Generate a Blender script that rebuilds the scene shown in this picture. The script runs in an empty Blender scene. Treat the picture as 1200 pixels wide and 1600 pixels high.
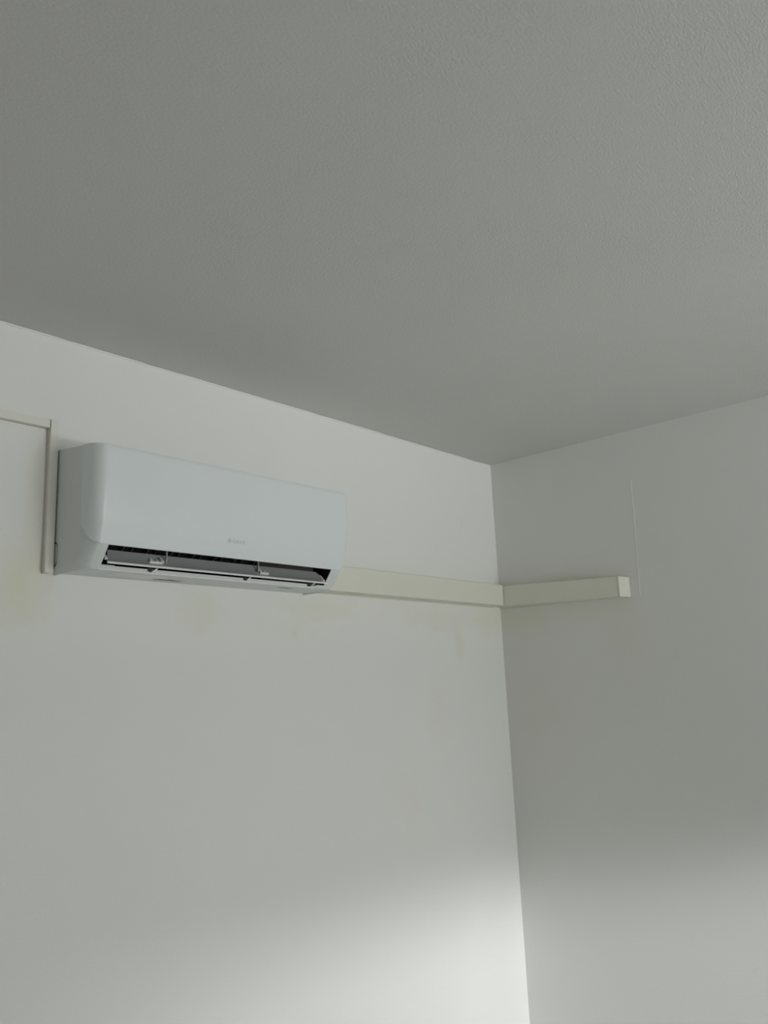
import bpy, bmesh, math
from mathutils import Vector, Matrix

SC = bpy.context.scene
COL = SC.collection

# ------------------------------------------------------------------ camera
CAMPOS = Vector((-2.9508, -1.9873, 1.6))
YAW, PITCH, ROLL, FPX = 0.8465, 0.2137, -0.0427, 1320.7
fw = Vector((math.sin(YAW)*math.cos(PITCH), math.cos(YAW)*math.cos(PITCH), math.sin(PITCH)))
rt = Vector((math.cos(YAW), -math.sin(YAW), 0))
up = rt.cross(fw)
r2 = math.cos(ROLL)*rt + math.sin(ROLL)*up
u2 = -math.sin(ROLL)*rt + math.cos(ROLL)*up
cd = bpy.data.cameras.new('camera'); cam = bpy.data.objects.new('camera', cd); COL.objects.link(cam)
cam.matrix_world = Matrix(((r2.x, u2.x, -fw.x, CAMPOS.x), (r2.y, u2.y, -fw.y, CAMPOS.y),
                           (r2.z, u2.z, -fw.z, CAMPOS.z), (0, 0, 0, 1)))
cd.sensor_fit = 'VERTICAL'; cd.sensor_height = 32.0; cd.lens = FPX/1600*32.0
cd.clip_start = 0.05
SC.camera = cam

# ------------------------------------------------------------------ world, light, exposure
H, W, D = 2.55, 4.3, 4.6           # room: x -W..0, y -D..0
WX0, WX1, WZ0, WZ1 = -2.15, -0.25, 0.70, 1.92   # the window in the wall behind the camera
world = bpy.data.worlds.new('overcast_sky'); SC.world = world; world.use_nodes = True
world.node_tree.nodes['Background'].inputs[0].default_value = (0.80, 0.88, 1.0, 1)
world.node_tree.nodes['Background'].inputs[1].default_value = 0.6

def area(name, loc, target, sx, sy, power, color, spread=180):
    l = bpy.data.lights.new(name, 'AREA'); l.shape = 'RECTANGLE'; l.size = sx; l.size_y = sy
    l.energy = power; l.color = color; l.spread = math.radians(spread)
    o = bpy.data.objects.new(name, l); COL.objects.link(o); o.location = loc
    o.rotation_euler = (Vector(target)-Vector(loc)).to_track_quat('-Z', 'Y').to_euler()
    return o
# daylight that comes in through the window, and an unseen strip lamp added to brighten the low corner
area('window_daylight', ((WX0+WX1)/2, -D-0.12, (WZ0+WZ1)/2), ((WX0+WX1)/2, 0, (WZ0+WZ1)/2), WX1-WX0, WZ1-WZ0, 36, (0.965, 1.0, 0.975), 140)
corner_fill = area('corner_fill_lamp', (-3.05, -D-4.0, 2.75), (-0.6, 0, 0.6), 2.0, 0.26, 600, (0.965, 1.0, 1.0))
corner_fill.rotation_euler.rotate_axis('Z', math.radians(-3))
# added lamp low outside, no ground built: lifts upper walls and ceiling corner
area('upward_fill_lamp', (-1.4, -D-3.0, -0.20), (-0.6, 0, 2.3), 3.4, 0.7, 165, (0.98, 1.0, 0.98))

SC.view_settings.view_transform = 'Standard'; SC.view_settings.look = 'None'
SC.view_settings.gamma = 1.0; SC.view_settings.use_curve_mapping = False
SC.view_settings.exposure = 0.0
SC.cycles.max_bounces = 14; SC.cycles.diffuse_bounces = 10
SC.cycles.use_denoising = True
SC.cycles.sample_clamp_indirect = 4.0

# ------------------------------------------------------------------ materials
def mat(name, col, rough=0.5, spec=0.5, metal=0.0):
    m = bpy.data.materials.new(name); m.use_nodes = True
    b = m.node_tree.nodes['Principled BSDF']
    b.inputs['Base Color'].default_value = (*col, 1); b.inputs['Roughness'].default_value = rough
    b.inputs['Specular IOR Level'].default_value = spec; b.inputs['Metallic'].default_value = metal
    return m

def N(m, t, **kw):
    n = m.node_tree.nodes.new(t)
    for k, v in kw.items():
        if k in n.inputs: n.inputs[k].default_value = v
        else: setattr(n, k, v)
    return n
def L(m, a, b): m.node_tree.links.new(a, b)

def math_n(m, op, a, b=None, c=None, clamp=False):
    n = m.node_tree.nodes.new('ShaderNodeMath'); n.operation = op; n.use_clamp = clamp
    for i, v in enumerate((a, b, c)):
        if v is None: continue
        if isinstance(v, (int, float)): n.inputs[i].default_value = v
        else: L(m, v, n.inputs[i])
    return n.outputs[0]

def paint(name, col, bump_scale, bump_dist, streak=(1, 1, 1), clump=None, rough=0.6):
    """painted plaster: slight tint drift and a fine roller relief"""
    m = mat(name, col, rough, 0.3)
    bs = m.node_tree.nodes['Principled BSDF']
    tc = N(m, 'ShaderNodeTexCoord')
    mp = N(m, 'ShaderNodeMapping'); mp.inputs['Scale'].default_value = streak
    L(m, tc.outputs['Object'], mp.inputs[0])
    n1 = N(m, 'ShaderNodeTexNoise', Scale=bump_scale, Detail=5.0, Roughness=0.6); L(m, mp.outputs[0], n1.inputs['Vector'])
    h = n1.outputs['Fac']
    if clump:
        n2 = N(m, 'ShaderNodeTexNoise', Scale=clump, Detail=3.0); L(m, tc.outputs['Object'], n2.inputs['Vector'])
        k = math_n(m, 'MULTIPLY_ADD', n2.outputs['Fac'], 2.4, -0.65, clamp=True)
        h = math_n(m, 'MULTIPLY', h, math_n(m, 'ADD', k, 0.25))
    bp = N(m, 'ShaderNodeBump', Strength=1.0, Distance=bump_dist); L(m, h, bp.inputs['Height'])
    L(m, bp.outputs[0], bs.inputs['Normal'])
    n3 = N(m, 'ShaderNodeTexNoise', Scale=1.3, Detail=4.0); L(m, tc.outputs['Object'], n3.inputs['Vector'])
    mx = N(m, 'ShaderNodeMix', data_type='RGBA')
    L(m, n3.outputs['Fac'], mx.inputs[0])
    mx.inputs[6].default_value = (*[c*0.97 for c in col], 1); mx.inputs[7].default_value = (*[min(1, c*1.03) for c in col], 1)
    L(m, mx.outputs[2], bs.inputs['Base Color'])
    return m, tc, mx, bs

def stains(m, tc, mx, bs, axis, spots, band=None):
    """yellowish water and glue stains at fixed places of the wall. spots: (u, z, ru, rz, strength)"""
    sp = N(m, 'ShaderNodeSeparateXYZ'); L(m, tc.outputs['Object'], sp.inputs[0])
    n = N(m, 'ShaderNodeTexNoise', Scale=9.0, Detail=5.0, Roughness=0.65); L(m, tc.outputs['Object'], n.inputs['Vector'])
    wob = math_n(m, 'MULTIPLY_ADD', n.outputs['Fac'], 1.6, -0.8)
    tot = None
    for (u, z, ru, rz, s) in spots:
        a = math_n(m, 'DIVIDE', math_n(m, 'SUBTRACT', sp.outputs[axis], u), ru)
        b = math_n(m, 'DIVIDE', math_n(m, 'SUBTRACT', sp.outputs[2], z), rz)
        d = math_n(m, 'SQRT', math_n(m, 'ADD', math_n(m, 'MULTIPLY', a, a), math_n(m, 'MULTIPLY', b, b)))
        d = math_n(m, 'ADD', d, wob)
        g = math_n(m, 'MULTIPLY', math_n(m, 'SMOOTH_MAX', math_n(m, 'SUBTRACT', 1.0, d), 0.0, 0.5), s*1.2)
        tot = g if tot is None else math_n(m, 'ADD', tot, g)
    tot = math_n(m, 'MINIMUM', tot, 1.0)
    m2 = N(m, 'ShaderNodeMix', data_type='RGBA'); L(m, tot, m2.inputs[0])
    L(m, mx.outputs[2], m2.inputs[6]); m2.inputs[7].default_value = (0.72, 0.715, 0.53, 1)
    L(m, m2.outputs[2], bs.inputs['Base Color'])

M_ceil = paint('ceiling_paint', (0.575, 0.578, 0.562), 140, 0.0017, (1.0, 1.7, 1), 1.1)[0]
mw = paint('wall_left_paint', (0.80, 0.80, 0.785), 160, 0.0005)
stains(*mw, 0, [(-1.03, 1.885, .28, .05, .30), (-0.42, 1.88, .30, .06, .30), (-0.30, 1.77, .035, .06, .42),
                (-0.08, 1.89, .12, .07, .45), (-1.50, 1.86, .10, .09, .34), (-2.03, 1.90, .10, .14, .50),
                (-2.01, 2.12, .035, .22, .22), (-0.45, 1.55, .10, .20, .12), (-0.62, 1.25, .12, .2, .10),
                (-1.20, 1.82, .22, .05, .15), (-1.15, 1.80, .018, .022, .30), (-1.07, 1.80, .014, .018, .25)])
M_wl = mw[0]
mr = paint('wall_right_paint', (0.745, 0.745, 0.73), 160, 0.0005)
stains(*mr, 1, [(-0.12, 1.88, .16, .07, .38), (-0.40, 1.89, .22, .05, .28), (-0.30, 2.02, .30, .03, .25), (-0.55, 1.80, .12, .2, .14), (-0.15, 1.5, .2, .3, .12),
                (-0.72, 1.70, .03, .03, .18)])
M_wr = mr[0]
M_wall = paint('wall_paint', (0.78, 0.78, 0.75), 160, 0.0004)[0]
M_floor = mat('oak_laminate', (0.36, 0.30, 0.23), 0.45)
fb = M_floor.node_tree.nodes['Principled BSDF']
ftc = N(M_floor, 'ShaderNodeTexCoord'); fm = N(M_floor, 'ShaderNodeMapping'); fm.inputs['Scale'].default_value = (1, 12, 1)
L(M_floor, ftc.outputs['Object'], fm.inputs[0])
fn = N(M_floor, 'ShaderNodeTexNoise', Scale=3.0, Detail=6.0); L(M_floor, fm.outputs[0], fn.inputs['Vector'])
fr = N(M_floor, 'ShaderNodeMix', data_type='RGBA'); L(M_floor, fn.outputs['Fac'], fr.inputs[0])
fr.inputs[6].default_value = (0.34, 0.32, 0.29, 1); fr.inputs[7].default_value = (0.26, 0.24, 0.215, 1)
L(M_floor, fr.outputs[2], fb.inputs['Base Color'])

def plastic(name, col, rough=0.4, spec=0.5, grain=0.00006, var=0.03):
    m = mat(name, col, rough, spec); b = m.node_tree.nodes['Principled BSDF']
    tc = N(m, 'ShaderNodeTexCoord')
    n = N(m, 'ShaderNodeTexNoise', Scale=420.0, Detail=2.0); L(m, tc.outputs['Object'], n.inputs['Vector'])
    bp = N(m, 'ShaderNodeBump', Strength=1.0, Distance=grain); L(m, n.outputs['Fac'], bp.inputs['Height']); L(m, bp.outputs[0], b.inputs['Normal'])
    n2 = N(m, 'ShaderNodeTexNoise', Scale=6.0, Detail=3.0); L(m, tc.outputs['Object'], n2.inputs['Vector'])
    mx = N(m, 'ShaderNodeMix', data_type='RGBA'); L(m, n2.outputs['Fac'], mx.inputs[0])
    mx.inputs[6].default_value = (*[c*(1-var) for c in col], 1); mx.inputs[7].default_value = (*[min(1, c*(1+var)) for c in col], 1)
    L(m, mx.outputs[2], b.inputs['Base Color'])
    return m
M_ac = plastic('unit_white_plastic', (0.68, 0.71, 0.715), 0.42)
M_panel = plastic('panel_white_plastic', (0.73, 0.77, 0.785), 0.38)
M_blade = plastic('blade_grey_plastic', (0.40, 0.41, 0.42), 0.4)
M_arm = plastic('arm_plastic', (0.42, 0.43, 0.43), 0.4)
M_clip = plastic('clip_plastic', (0.86, 0.88, 0.87), 0.35)
M_dark = mat('outlet_black', (0.012, 0.012, 0.013), 0.6, 0.2)
M_brown = mat('duct_grey_brown', (0.10, 0.09, 0.08), 0.6, 0.2)
M_vane = mat('vane_grey', (0.16, 0.16, 0.165), 0.5)
M_rubber = mat('hinge_black', (0.02, 0.02, 0.02), 0.5)
M_logo = mat('logo_grey', (0.53, 0.56, 0.56), 0.35)
M_slit = mat('slit_shadow_plastic', (0.03, 0.03, 0.03), 0.8, 0.1)
M_tag = mat('tag_beige', (0.62, 0.58, 0.48), 0.6)
M_tagb = mat('tag_brown', (0.22, 0.17, 0.10), 0.6)
M_sticker = mat('sticker_paper', (0.80, 0.81, 0.80), 0.5)
M_trunk = plastic('trunking_cream', (0.73, 0.735, 0.65), 0.5, 0.35)
M_trunk_b = plastic('trunking_base_cream', (0.66, 0.66, 0.58), 0.5, 0.35)
M_thin = plastic('thin_trunking_white', (0.77, 0.765, 0.72), 0.45, 0.4)
M_thin_b = plastic('thin_trunking_base', (0.64, 0.60, 0.54), 0.5, 0.35)
M_frame = plastic('window_frame_white', (0.8, 0.8, 0.8), 0.35)
M_glass = bpy.data.materials.new('window_glass'); M_glass.use_nodes = True
nt = M_glass.node_tree; nt.nodes.clear()
go = nt.nodes.new('ShaderNodeOutputMaterial'); gm = nt.nodes.new('ShaderNodeMixShader')
gt = nt.nodes.new('ShaderNodeBsdfTransparent'); gg = nt.nodes.new('ShaderNodeBsdfGlossy'); gg.inputs['Roughness'].default_value = 0.02
gm.inputs[0].default_value = 0.06
nt.links.new(gt.outputs[0], gm.inputs[1]); nt.links.new(gg.outputs[0], gm.inputs[2]); nt.links.new(gm.outputs[0], go.inputs[0])

# ------------------------------------------------------------------ mesh helpers
def obj(name, bm, m, parent=None, smooth=False, bevel=0, kind=None):
    bmesh.ops.recalc_face_normals(bm, faces=bm.faces)
    me = bpy.data.meshes.new(name); bm.to_mesh(me); bm.free()
    o = bpy.data.objects.new(name, me); COL.objects.link(o)
    if m: me.materials.append(m)
    if parent is not None:
        o.parent = parent
        o.matrix_parent_inverse = Matrix.Translation(-parent_loc(parent))
    if smooth:
        for p in me.polygons: p.use_smooth = True
        me.set_sharp_from_angle(angle=math.radians(smooth if smooth is not True else 40))
    if bevel:
        b = o.modifiers.new('bevel', 'BEVEL'); b.width = bevel; b.segments = 3; b.limit_method = 'ANGLE'; b.harden_normals = False
        for p in me.polygons: p.use_smooth = True
        me.set_sharp_from_angle(angle=math.radians(35))
    if kind: o['kind'] = kind
    return o
def parent_loc(p):
    return Vector(p.location) if p.type == 'EMPTY' else Vector((0, 0, 0))
def thing(name, label, cat, loc, group=None):
    o = bpy.data.objects.new(name, None); COL.objects.link(o); o.location = loc; o.empty_display_size = 0.05
    o['label'] = label; o['category'] = cat
    if group: o['group'] = group
    return o
def box(bm, x0, x1, y0, y1, z0, z1):
    v = [bm.verts.new((x, y, z)) for x in (x0, x1) for y in (y0, y1) for z in (z0, z1)]
    for f in ((0, 1, 3, 2), (4, 6, 7, 5), (0, 4, 5, 1), (2, 3, 7, 6), (0, 2, 6, 4), (1, 5, 7, 3)): bm.faces.new([v[i] for i in f])
def prism_x(bm, prof, x0, x1, x0b=None):
    """profile of (d, z) points swept along x; d is the distance out from the left wall"""
    a = [bm.verts.new((x0, -d, z)) for d, z in prof]; b = [bm.verts.new((x1, -d, z)) for d, z in prof]
    n = len(prof)
    for i in range(n): bm.faces.new((a[i], a[(i+1) % n], b[(i+1) % n], b[i]))
    bm.faces.new(a[::-1]); bm.faces.new(b)
def hexa(bm, P):
    """8 points: 4 of one end then 4 of the other, in the same order"""
    v = [bm.verts.new(p) for p in P]
    for i in range(4): bm.faces.new((v[i], v[(i+1) % 4], v[4+(i+1) % 4], v[4+i]))
    bm.faces.new(v[3::-1]); bm.faces.new(v[4:])
def tube(bm, pts, radii, n=8):
    rings = []
    for i, p in enumerate(pts):
        p = Vector(p); t = (Vector(pts[min(i+1, len(pts)-1)])-Vector(pts[max(i-1, 0)])).normalized()
        a = t.orthogonal().normalized() if i == 0 else (ref - t*ref.dot(t)).normalized()
        ref = a; b = t.cross(a); r = radii if isinstance(radii, (int, float)) else radii[i]
        rings.append([bm.verts.new(p + r*(math.cos(2*math.pi*k/n)*a + math.sin(2*math.pi*k/n)*b)) for k in range(n)])
    for A, B in zip(rings, rings[1:]):
        for k in range(n): bm.faces.new((A[k], A[(k+1) % n], B[(k+1) % n], B[k]))
    bm.faces.new(rings[0][::-1]); bm.faces.new(rings[-1])

# ------------------------------------------------------------------ the room
T = 0.12
def slab(name, m, *b):
    bm = bmesh.new(); box(bm, *b); return obj(name, bm, m, kind='structure')
slab('floor', M_floor, -W-T, T, -D-T, T, -T, 0)
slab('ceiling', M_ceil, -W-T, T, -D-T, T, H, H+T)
wall_left = slab('wall_left', M_wl, -W-T, T, 0, T, 0, H)
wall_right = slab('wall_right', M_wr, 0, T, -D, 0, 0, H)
slab('wall_far', M_wall, -W-T, -W, -D, 0, 0, H)
bm = bmesh.new()
box(bm, -W-T, WX0, -D-T, -D, 0, H); box(bm, WX1, T, -D-T, -D, 0, H)
box(bm, WX0, WX1, -D-T, -D, 0, WZ0); box(bm, WX0, WX1, -D-T, -D, WZ1, H)
obj('wall_back', bm, M_wall, kind='structure')
# window behind the camera
bm = bmesh.new(); f = 0.05; y0, y1 = -D-0.09, -D-0.03
box(bm, WX0, WX0+f, y0, y1, WZ0, WZ1); box(bm, WX1-f, WX1, y0, y1, WZ0, WZ1)
box(bm, WX0+f, WX1-f, y0, y1, WZ0, WZ0+f); box(bm, WX0+f, WX1-f, y0, y1, WZ1-f, WZ1)
xm = (WX0+WX1)/2; box(bm, xm-.035, xm+.035, y0, y1, WZ0+f, WZ1-f)
win = obj('window_1', bm, M_frame, kind='structure')
for a, b in ((WX0+f, xm-.035), (xm+.035, WX1-f)):
    bm = bmesh.new(); box(bm, a, b, -D-.063, -D-.057, WZ0+f, WZ1-f); obj('pane', bm, M_glass, win)
# skirting along the two walls (below the frame)
slab('baseboard_left', M_frame, -W, 0, -0.014, 0, 0, 0.08)
slab('baseboard_right', M_frame, -0.014, 0, -D, -0.014, 0, 0.08)
# caulked joint between ceiling and walls: a hair-thin uneven bead
bm = bmesh.new()
import random
random.seed(4)
pts = []; k = 0
for i in range(90):
    pts.append((-W+0.01+(W-0.01)*i/89, -0.0012, H-0.002-0.0012*random.random()))
tube(bm, pts, [0.0022+0.0012*random.random() for _ in pts], 6)
obj('trim_1', bm, M_wl, kind='structure')
# filled upright seam on the right wall above the trunking end
bm = bmesh.new(); pts = []; rad = []
for i in range(24):
    t = i/23; pts.append((0.0016, -0.632+0.013*t+0.002*random.random(), 2.36-0.44*t)); rad.append(0.0024+0.0007*random.random())
tube(bm, pts, rad, 6); obj('filled_seam', bm, M_wr, wall_right)
# nicks in the plaster on the left wall
for (x, z, r, a0, a1) in ((-0.245, 2.262, .012, -0.7, 1.2), (-0.240, 2.246, .009, 2.6, 4.8), (-0.262, 2.281, .010, .9, 2.2), (-0.152, 2.061, .004, 0, 2.4)):
    bm = bmesh.new()
    tube(bm, [(x+r*math.cos(a0+(a1-a0)*i/8), 0.0004, z+r*math.sin(a0+(a1-a0)*i/8)) for i in range(9)], [0.0004+0.0012*math.sin(math.pi*i/8) for i in range(9)], 6)
    obj('plaster_nick', bm, M_wl, wall_left, smooth=True)

# ------------------------------------------------------------------ wide trunking
ZT, ZB = 2.0205, 1.9365
trL = thing('cable_trunking', 'wide cream plastic cable trunking running from the air conditioner to the room corner', 'trunking', (-0.6, 0, ZB))
bm = bmesh.new(); prism_x(bm, [(0, 1.9335), (.0035, 1.9335), (.0035, 2.020), (0, 2.020)], -1.099, -0.0525); obj('base', bm, M_trunk_b, trL)
bm = bmesh.new(); prism_x(bm, [(.0037, ZB), (.0535, 1.9385), (.054, 2.0215), (.0037, ZT)], -1.099, -0.0525); obj('cover', bm, M_trunk, trL, bevel=0.0016)

trR = thing('cable_trunking', 'short cream cable trunking with bright end cap on the wall right of the corner', 'trunking', (0, -0.3, ZB))
bm = bmesh.new(); hexa(bm, [(0, -.0005, 1.930), (-.0035, -.0005, 1.930), (-.0035, -.0005, 2.0185), (0, -.0005, 2.0185),
                            (0, -.572, 1.9195), (-.0035, -.572, 1.9195), (-.0035, -.572, 1.991), (0, -.572, 1.991)])
obj('base', bm, M_trunk_b, trR)
bm = bmesh.new(); hexa(bm, [(-.0037, -.0005, 1.936), (-.050, -.0005, 1.9385), (-.050, -.0005, 2.0215), (-.0037, -.0005, 2.0195),
                            (-.0037, -.566, 1.9205), (-.050, -.558, 1.9215), (-.050, -.558, 1.9945), (-.0037, -.566, 1.992)])
obj('cover', bm, M_trunk, trR, bevel=0.0014)
bm = bmesh.new(); hexa(bm, [(-.0002, -.5668, 1.9190), (-.0515, -.5582, 1.9203), (-.0515, -.5582, 1.9955), (-.0002, -.5668, 1.9925),
                            (-.0002, -.5820, 1.9190), (-.0515, -.5650, 1.9203), (-.0515, -.5650, 1.9955), (-.0002, -.5820, 1.9925)])
obj('end_cap', bm, M_trunk, trR, bevel=0.0012)['label'] = 'bright cream end cap'

# ------------------------------------------------------------------ thin trunking left of the unit
tv = thing('cable_trunking', 'thin upright white cable trunking hugging the left side of the air conditioner', 'trunking', (-1.971, 0, 1.9265))
bm = bmesh.new(); prism_x(bm, [(0, 1.9262), (.013, 1.9262), (.013, 2.3175), (0, 2.3175)], -1.9795, -1.9635); obj('base', bm, M_thin_b, tv, bevel=.0006)
bm = bmesh.new(); prism_x(bm, [(.0133, 1.9268), (.0215, 1.9268), (.0215, 2.318), (.0133, 2.318)], -1.9800, -1.9585); obj('cover', bm, M_thin, tv, bevel=.0009)
th = thing('cable_trunking', 'thin level white cable trunking leaving the photo at its left edge above the air conditioner', 'trunking', (-2.6, 0, 2.295))
bm = bmesh.new(); prism_x(bm, [(0, 2.2952), (.012, 2.2952), (.012, 2.3130), (0, 2.3130)], -W+.001, -1.9822); obj('base', bm, M_thin_b, th)
bm = bmesh.new(); prism_x(bm, [(.0123, 2.2940), (.0215, 2.2940), (.0215, 2.3140), (.0123, 2.3140)], -W+.001, -1.9828); obj('cover', bm, M_thin, th, bevel=.0008)

# ------------------------------------------------------------------ air conditioner
XL, XR = -1.955, -1.103
AX0, AX1 = -1.9055, -1.164          # outlet opening
ac = thing('air_conditioner', 'white wall-mounted split air conditioner with its louver open', 'air conditioner', (-1.5275, 0, 1.929))

def interp(tab, z):
    if z <= tab[0][0]: return tab[0][1]
    for (a, p), (b, q) in zip(tab, tab[1:]):
        if z <= b: return p+(q-p)*(z-a)/(b-a)
    return tab[-1][1]
FRONT = [(1.9237, .1380), (1.9250, .1430), (1.9340, .1500), (1.9785, .1840), (2.000, .1900), (2.02, .1965), (2.040, .2020), (2.07, .2072), (2.10, .2102),
         (2.14, .2120), (2.19, .2118), (2.205, .2115), (2.213, .2108), (2.2175, .2085)]
SIDE_END = [(1.9237, .088), (1.937, .096), (1.9785, .112), (2.000, .119), (2.02, .140), (2.04, .160), (2.07, .174), (2.10, .180), (2.20, .181), (2.2175, .172)]
def ztop(d): return 2.243 - 0.0255*(d/.2085)
NA = 12
def section(z, top=False, off=0.0, zfun=None):
    F = interp(FRONT, z); e = interp(SIDE_END, z); rx = .027; ex = 2.0 if z > 2.03 else 1.75
    XL, XR = globals()['XL']+max(0, 1.936-z)*.8, globals()['XR']-max(0, 1.936-z)*.8
    pts = [(XL, 0.0), (XL, e*.33), (XL, e*.66), (XL, e)]
    for k in range(1, NA):
        a = math.pi/2*k/NA
        pts.append((XL+rx-rx*math.cos(a)**(2/ex), e+(F-e)*math.sin(a)**(2/ex)))
    pts += [(max(AX0, XL+rx), F)]
    for k in range(1, 8): pts.append((AX0+(AX1-AX0)*k/8, F))
    pts += [(min(AX1, XR-rx-.0001), F), (XR-rx, F)]
    for k in range(1, NA):
        a = math.pi/2*(1-k/NA)
        pts.append((XR-rx+rx*math.cos(a)**(2/ex), e+(F-e)*math.sin(a)**(2/ex)))
    pts += [(XR, e), (XR, e*.66), (XR, e*.33), (XR, 0.0)]
    return pts
bm = bmesh.new()
zs = [1.9237, 1.9243, 1.9250, 1.929, 1.9340, 1.938, 1.950, 1.965, 1.9785, 2.0, 2.02, 2.04, 2.07, 2.10, 2.14, 2.17, 2.19, 2.205, 2.213, 2.2175]
rows = []
for i, z in enumerate(zs):
    last = i == len(zs)-1
    rows.append([bm.verts.new((x, -d, ztop(d) if last else min(z, ztop(d)-.0005*(len(zs)-i)))) for x, d in section(z)])
sec = section(2.0)
for i in range(len(zs)-1):
    for j in range(len(sec)-1):
        if 1.934 <= zs[i] and zs[i+1] <= 1.9785 and AX0-1e-6 <= sec[j][0] and sec[j+1][0] <= AX1+1e-6 and sec[j][1] > .18 and sec[j+1][1] > .18: continue
        bm.faces.new((rows[i][j], rows[i][j+1], rows[i+1][j+1], rows[i+1][j]))
for row, zz in ((rows[0], 1.929), (rows[-1], 2.243)):
    wv = [bm.verts.new((v.co.x, 0, zz)) for v in row]
    for j in range(len(row)-1):
        try: bm.faces.new((row[j], row[j+1], wv[j+1], wv[j]))
        except ValueError: pass
bmesh.ops.remove_doubles(bm, verts=bm.verts, dist=1e-5)
bmesh.ops.dissolve_degenerate(bm, dist=1e-6, edges=bm.edges)
body = obj('body', bm, M_ac, ac, smooth=32)

# front panel: wraps round both ends, rounded lower corners
def pbound(z):      # how far towards the wall the panel reaches on the sides
    z0, z1 = 1.9790, 2.058
    if z >= z1: return .142
    t = (z-z0)/(z1-z0)
    return .142 + (.193-.142)*(1-math.sqrt(max(0, 1-(1-t)**2)))
def body_pt(z, s):
    """s 0..1 from the left side end of the panel round the front to the right one, at body depth"""
    F = interp(FRONT, z); e = interp(SIDE_END, z); b = min(pbound(z), F-.001); rx = .027
    return F, e, b, rx
def panel_plan(z):
    F = interp(FRONT, z); e = min(interp(SIDE_END, z), F-.02); ex = 2.0 if z > 2.03 else 1.85; rx = .027
    b = pbound(z)
    # angle at which the corner arc reaches depth b
    out = []
    if b < e:
        for k in range(4): out.append((XL, b+(e-b)*k/4))
        a0 = 0.0
    else:
        a0 = math.asin(min(1, ((b-e)/(F-e)))**(ex/2)) if b < F else math.pi/2*.98
        for k in range(4): 
            a = a0*1.0; out.append(None)
    arc = []
    n = NA+4 if b >= e else NA
    for k in range(n+1):
        a = a0+(math.pi/2-a0)*k/n
        arc.append((XL+rx-rx*math.cos(a)**(2/ex) if a < math.pi/2-1e-6 else XL+rx, e+(F-e)*math.sin(a)**(2/ex)))
    left = [p for p in out if p] + arc
    front = [(XL+rx+(XR-XL-2*rx)*k/10, F) for k in range(1, 10)]
    right = [(XL+XR-x, d) for x, d in reversed(left)]
    return left+front+right
bm = bmesh.new()
pz = [1.9790, 1.981, 1.985, 1.991, 1.998, 2.004, 2.011, 2.020, 2.030, 2.04, 2.05, 2.062, 2.08, 2.10, 2.12, 2.14, 2.165, 2.19, 2.205, 2.213, 2.2175]
outer, inner = [], []
for i, z in enumerate(pz):
    P = panel_plan(z); ro, ri = [], []
    for j, (x, d) in enumerate(P):
        a = P[max(j-1, 0)]; c = P[min(j+1, len(P)-1)]
        tx, td = c[0]-a[0], c[1]-a[1]; l = math.hypot(tx, td) or 1
        nx, nd = -td/l, tx/l                       # outward in plan
        th_ = .0034
        if i == 0: th_ = .0032
        if j in (0, len(P)-1): th_ = .0018
        zz = z if i < len(pz)-1 else ztop(d)+.0006
        if i < len(pz)-1: zz = min(z, ztop(d)-.0006*(len(pz)-i))
        ro.append(bm.verts.new((x+nx*th_, -(d+nd*th_), zz)))
        ri.append(bm.verts.new((x-nx*.0006, -(d-nd*.0006), zz)))
    outer.append(ro); inner.append(ri)
n = len(outer[0])
for i in range(len(pz)-1):
    for j in range(n-1):
        bm.faces.new((outer[i][j], outer[i][j+1], outer[i+1][j+1], outer[i+1][j]))
        bm.faces.new((inner[i][j], inner[i+1][j], inner[i+1][j+1], inner[i][j+1]))
    for j in (0, n-1): bm.faces.new((outer[i][j], outer[i+1][j], inner[i+1][j], inner[i][j]))
for i in (0, len(pz)-1):
    for j in range(n-1): bm.faces.new((outer[i][j], outer[i][j+1], inner[i][j+1], inner[i][j]))
bmesh.ops.recalc_face_normals(bm, faces=bm.faces)
panel = obj('front_panel', bm, M_panel, ac, smooth=35)

# dark seam line behind the panel edge (the shadow gap is a real recessed strip)
# outlet duct: a black box open towards the opening
bm = bmesh.new()
prof = [(.1490, 1.9334), (.100, 1.9330), (.060, 1.950), (.045, 1.995), (.060, 2.035), (.110, 2.050), (.160, 2.035), (.1825, 1.9795)]
a = [bm.verts.new((AX0+.0004, -d, z)) for d, z in prof]; b = [bm.verts.new((AX1-.0004, -d, z)) for d, z in prof]
for i in range(len(prof)-1): bm.faces.new((a[i], a[i+1], b[i+1], b[i]))
bm.faces.new(a); bm.faces.new(b[::-1])
duct = obj('air_duct', bm, M_dark, ac); duct['label'] = 'black inside of the air outlet'
bm = bmesh.new(); prism_x(bm, [(.1485, 1.9336), (.1485, 1.9346), (.1180, 1.9362), (.1180, 1.9340)], AX0+.001, AX1-.001)
obj('outlet_sill', bm, M_ac, ac)
bm = bmesh.new(); tube(bm, [(-1.905+.705*k/12, -.1428, 1.9250) for k in range(13)], .0011, 8); obj('crease_highlight', bm, M_clip, ac, smooth=60)  # whiter bead added along the lower crease to paint its highlight line
# solid duct wall at the right end
bm = bmesh.new(); hexa(bm, [(-1.345, -.070, 1.945), (-1.345, -.060, 2.030), (-1.345, -.065, 2.030), (-1.345, -.075, 1.945),
                            (-1.168, -.105, 1.945), (-1.168, -.100, 2.030), (-1.168, -.105, 2.030), (-1.168, -.112, 1.945)])
obj('duct_cheek', bm, M_brown, ac)['label'] = 'grey-brown slanting plastic inside the outlet'
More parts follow.
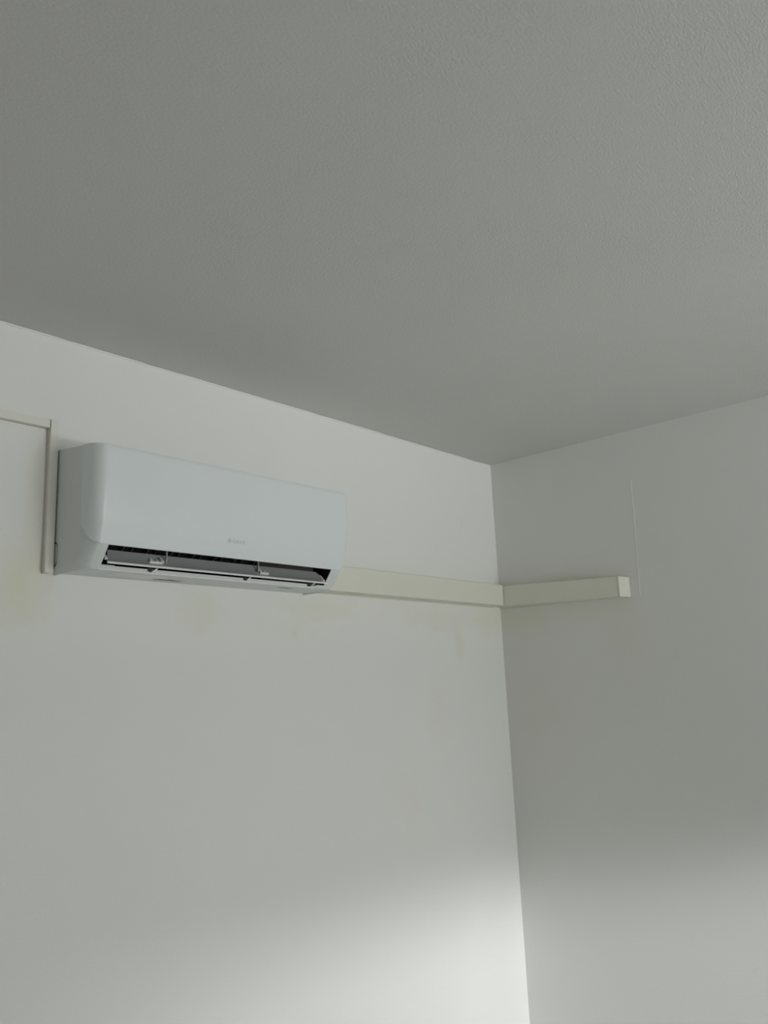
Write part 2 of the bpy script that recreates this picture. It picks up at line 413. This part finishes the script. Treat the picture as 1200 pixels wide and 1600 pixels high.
# vertical vanes
vm = None
for k in range(14):
    x = -1.866+.0352*k
    big = k % 2 == 1
    bm = bmesh.new()
    w = .0011 if big else .0008
    d0, d1 = (.085, .150) if big else (.075, .118)
    lean = .010
    hexa(bm, [(x-w, -d1, 2.000), (x+w, -d1, 2.000), (x+w+lean, -d0, 1.975), (x-w+lean, -d0, 1.975),
              (x-w, -d1, 2.022), (x+w, -d1, 2.022), (x+w+lean, -d0, 2.040), (x-w+lean, -d0, 2.040)])
    obj('vane', bm, M_vane, ac)
# rail in the lip under the blade
bm = bmesh.new(); prism_x(bm, [(.1400, 1.9355), (.1450, 1.9355), (.1450, 1.9370), (.1400, 1.9370)], AX0+.001, AX0+.040); obj('lip_rail', bm, M_ac, ac, bevel=.0004)

# louver blade
B0, B1 = (.1660, 1.9395), (.1290, 1.9768)
bx0, bx1 = -1.896, -1.168
bm = bmesh.new(); nseg = 10
top, bot = [], []
dv = Vector((B1[0]-B0[0], B1[1]-B0[1])); nn = Vector((dv.y, -dv.x)).normalized()   # outward and up
if nn.x < 0: nn = -nn
for k in range(nseg+1):
    t = k/nseg; c = -.0045*math.sin(math.pi*t)
    p = Vector(B0)+dv*t+nn*c; top.append(p+nn*.0004); bot.append(p-nn*.0022)
front_lip = [Vector(B0)+nn*.0016-dv.normalized()*.0006, ]
prof = [tuple(p) for p in bot] + [tuple(p) for p in reversed(top)]
# thick rounded front edge
e0 = Vector(B0)
edge = [e0+nn*.0012+dv.normalized()*.0022, e0+nn*.0018, e0+nn*.0012-dv.normalized()*.0022, e0-nn*.0014-dv.normalized()*.0022]
prof = [tuple(p) for p in bot] + [tuple(p) for p in reversed(top)]
n_ = len(prof)
xs = [bx0, bx0+.024] + [bx0+.024+(bx1-bx0-.034)*k/8 for k in range(1, 9)] + [bx1]
ringz = []
for q, x in enumerate(xs):
    ring = []
    for (d, z) in prof:
        if q == 0: x_ = x+.019*max(0, min(1, ((d-B0[0])*dv.x+(z-B0[1])*dv.y)/dv.length_squared))
        else: x_ = x
        if q == len(xs)-1:                         # right end: back corner cut away
            t = (d-B0[0])*dv.x+(z-B0[1])*dv.y; t /= dv.length_squared
            if t > .45: d, z = d-dv.x*(t-.45)*.75, z-dv.y*(t-.45)*.75
        ring.append(bm.verts.new((x_, -d, z)))
    ringz.append(ring)
for A, B in zip(ringz, ringz[1:]):
    for i in range(n_): bm.faces.new((A[i], A[(i+1) % n_], B[(i+1) % n_], B[i]))
bm.faces.new(ringz[0][::-1]); bm.faces.new(ringz[-1])
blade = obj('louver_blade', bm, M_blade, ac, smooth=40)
bm = bmesh.new(); prism_x(bm, [tuple(p) for p in [e0+nn*.0008+dv.normalized()*.0040, e0+nn*.0016+dv.normalized()*.0034, e0+nn*.0020, e0+nn*.0010-dv.normalized()*.0022, e0-nn*.0016-dv.normalized()*.0024, e0-nn*.0032, e0-nn*.0028+dv.normalized()*.0040]], bx0-.0005, bx1+.003)
obj('blade_rim', bm, M_clip, blade, smooth=60)['label'] = 'bright white front rim of the blade'; blade['label'] = 'long white louver blade tipped open'

def on_blade(x, t, h):
    p = Vector(B0)+dv*t+nn*(h-.0045*math.sin(math.pi*max(0, min(1, t)))); return Vector((x, -p.x, p.y))
def bbox_blade(bm, x0, x1, t0, t1, h0, h1):
    hexa(bm, [on_blade(x0, t0, h0), on_blade(x0, t1, h0), on_blade(x0, t1, h1), on_blade(x0, t0, h1),
              on_blade(x1, t0, h0), on_blade(x1, t1, h0), on_blade(x1, t1, h1), on_blade(x1, t0, h1)])
# clips on the blade and the arms that hold it
for (cx, cw) in ((-1.752, .040), (-1.399, .033)):
    bm = bmesh.new()
    bbox_blade(bm, cx-cw/2, cx+cw/2, .36, .46, 0, .0055)
    bbox_blade(bm, cx+cw/2-.006 if cx < -1.6 else cx-cw/2, cx+cw/2 if cx < -1.6 else cx-cw/2+.005, .36, .68, 0, .0085)
    bbox_blade(bm, cx-cw/2+.004, cx-cw/2+.010, .40, .62, 0, .006)
    bbox_blade(bm, cx+.003, cx+.008, .44, .60, 0, .005)
    obj('blade_clip', bm, M_clip, blade, bevel=.0005)
for ax in (-1.723, -1.420):
    bm = bmesh.new()
    p0 = on_blade(ax, .45, .003); p1 = Vector((ax+.006, -.150, 1.996)); p2 = Vector((ax+.010, -.140, 2.025))
    w = .0017
    hexa(bm, [p0+Vector((-w, .003, 0)), p0+Vector((w, .003, 0)), p0+Vector((w, -.003, 0)), p0+Vector((-w, -.003, 0)),
              p2+Vector((-w, .003, 0)), p2+Vector((w, .003, 0)), p2+Vector((w, -.003, 0)), p2+Vector((-w, -.003, 0))])
    obj('holding_arm', bm, M_arm, ac)
# end pivots
for side, px in (('l', -1.8930), ('r', -1.168)):
    bm = bmesh.new()
    w = .0030
    c = on_blade(px, .42, .001)
    if side == 'l':
        bbox_blade(bm, px-.0035, px+.0045, .34, .66, -.002, .003)
    else:
        bbox_blade(bm, px-.006, px+.001, .20, .72, -.001, .004)
        bbox_blade(bm, px-.011, px-.005, .10, .34, -.001, .003)
        tube(bm, [on_blade(px+.001, .6, .002), on_blade(px+.0035, .6, .002)], .0032, 10)
    obj('end_pivot', bm, M_clip, blade, bevel=.0005)
# black hinges peeping out under the blade
for hx, wd in ((-1.770, .012), (-1.467, .010), (-1.226, .013)):
    bm = bmesh.new()
    box(bm, hx-wd/2, hx+wd/2, -.1530, -.1400, 1.9300, 1.9375)
    tube(bm, [(hx-wd*.3, -.1505, 1.9305), (hx+wd*.35, -.1505, 1.9305)], .0030, 10)
    h = obj('hinge', bm, M_rubber, ac, bevel=.0006)
    bm = bmesh.new()
    hexa(bm, [(hx+wd*.75, -.1520, 1.9315), (hx+wd*1.05, -.1520, 1.9315), (hx+wd*1.05, -.1470, 1.9315), (hx+wd*.75, -.1470, 1.9315),
              (hx+wd*1.25, -.1560, 1.9370), (hx+wd*1.75, -.1560, 1.9370), (hx+wd*1.75, -.1510, 1.9370), (hx+wd*1.25, -.1510, 1.9370)])
    obj('hinge_tab', bm, M_clip, h)
# curved black corner of the outlet at the right end, below the blade
bm = bmesh.new(); hexa(bm, [(-1.222, -.1492, 1.9290), (-1.196, -.1500, 1.9318), (-1.176, -.1530, 1.9375), (-1.206, -.1510, 1.9345),
                            (-1.222, -.1400, 1.9290), (-1.196, -.1400, 1.9318), (-1.176, -.1400, 1.9375), (-1.206, -.1400, 1.9345)])
obj('corner_slot', bm, M_rubber, ac)

# underside: sticker, small tag, slot
def under(d): return 1.929-.0384*d
def plate(bm, x0, x1, d0, d1, th, d0b=None, d1b=None):
    d0b = d0 if d0b is None else d0b; d1b = d1 if d1b is None else d1b
    hexa(bm, [(x0, -d0, under(d0)-th), (x0, -d1, under(d1)-th), (x1, -d1b, under(d1b)-th), (x1, -d0b, under(d0b)-th),
              (x0, -d0, under(d0)+.0004), (x0, -d1, under(d1)+.0004), (x1, -d1b, under(d1b)+.0004), (x1, -d0b, under(d0b)+.0004)])
bm = bmesh.new(); plate(bm, -1.835, -1.690, .045, .105, .0004)
obj('sticker', bm, M_sticker, ac)['label'] = 'pale information sticker on the underside'
bm = bmesh.new(); plate(bm, -1.640, -1.6040, .046, .070, .0012); tg = obj('underside_tag', bm, M_tag, ac, bevel=.0003); tg['label'] = 'small beige tag on the underside'
bm = bmesh.new(); plate(bm, -1.700, -1.618, .0560, .0590, .0018, .050, .066); obj('tag_print', bm, M_tagb, tg)
bm = bmesh.new(); plate(bm, -1.3000, -1.2480, .090, .104, .0003); obj('vent_slot', bm, M_vane, ac)

# pipe knock-out on the left side
bm = bmesh.new(); pts = []; rad = []
for k in range(19):
    a = math.pi/2-math.pi*k/18
    d = .016+.0155*max(0, math.cos(a))**.6; z = 1.9735+.0285*math.copysign(abs(math.sin(a))**.75, math.sin(a))
    pts.append((XL-.0001, -d, z)); rad.append(.0004+.0011*abs(math.sin(a))**3)
pts = [(XL-.0001, -.0005, 2.0012)]+pts; rad = [.0013]+rad
tube(bm, pts, rad, 6); obj('knockout_groove', bm, M_slit, ac, smooth=True)['label'] = 'dark D-shaped cut line of the pipe knock-out'

# maker's mark on the panel
def panel_frame(x, z):
    F = interp(FRONT, z)+.0031
    s = (interp(FRONT, z+.006)-interp(FRONT, z-.006))/.012
    return Vector((x, -F-.0006, z)), math.atan(s)
bm = bmesh.new()
o, tilt = panel_frame(-1.5600, 2.0228)
RM = Matrix.Translation(o) @ Matrix.Rotation(math.pi/2+tilt, 4, 'X')
def ringpiece(bm, R0, R1, a0, a1, n=20, h=.0003):
    P = []
    for k in range(n+1):
        a = a0+(a1-a0)*k/n; P.append([Vector((r*math.cos(a), r*math.sin(a), hh)) for r, hh in ((R0, 0), (R1, 0), (R1, h), (R0, h))])
    V = [[bm.verts.new(RM @ p) for p in q] for q in P]
    for A, B in zip(V, V[1:]):
        for i in range(4): bm.faces.new((A[i], A[(i+1) % 4], B[(i+1) % 4], B[i]))
    bm.faces.new(V[0][::-1]); bm.faces.new(V[-1])
ringpiece(bm, .0038, .0058, math.radians(35), math.radians(360)); ringpiece(bm, 0.0002, .0022, 0, math.tau*.999)
lg = obj('logo', bm, M_logo, ac); lg['label'] = 'small grey round emblem and wordmark'
cu = bpy.data.curves.new('wordmark', 'FONT'); cu.body = 'GREE'; cu.size = .0125; cu.extrude = .00015; cu.space_character = 1.1
tmp = bpy.data.objects.new('wordmark_source', cu); COL.objects.link(tmp)
bpy.context.view_layer.update()
me = bpy.data.meshes.new_from_object(tmp.evaluated_get(bpy.context.evaluated_depsgraph_get()))
bpy.data.objects.remove(tmp)
w0 = max(v.co.x for v in me.vertices); hh = max(v.co.y for v in me.vertices)
o, tilt = panel_frame(-1.5510, 2.0178)
me.transform(Matrix.Translation(o+Vector((0, -.0001, 0))) @ Matrix.Rotation(math.pi/2+tilt, 4, 'X') @ Matrix.Diagonal((.044/w0, .0088/hh, 1, 1)))
me.materials.clear(); me.materials.append(M_logo)
wo = bpy.data.objects.new('wordmark', me); COL.objects.link(wo); wo.parent = lg
wo.matrix_parent_inverse = Matrix.Identity(4)
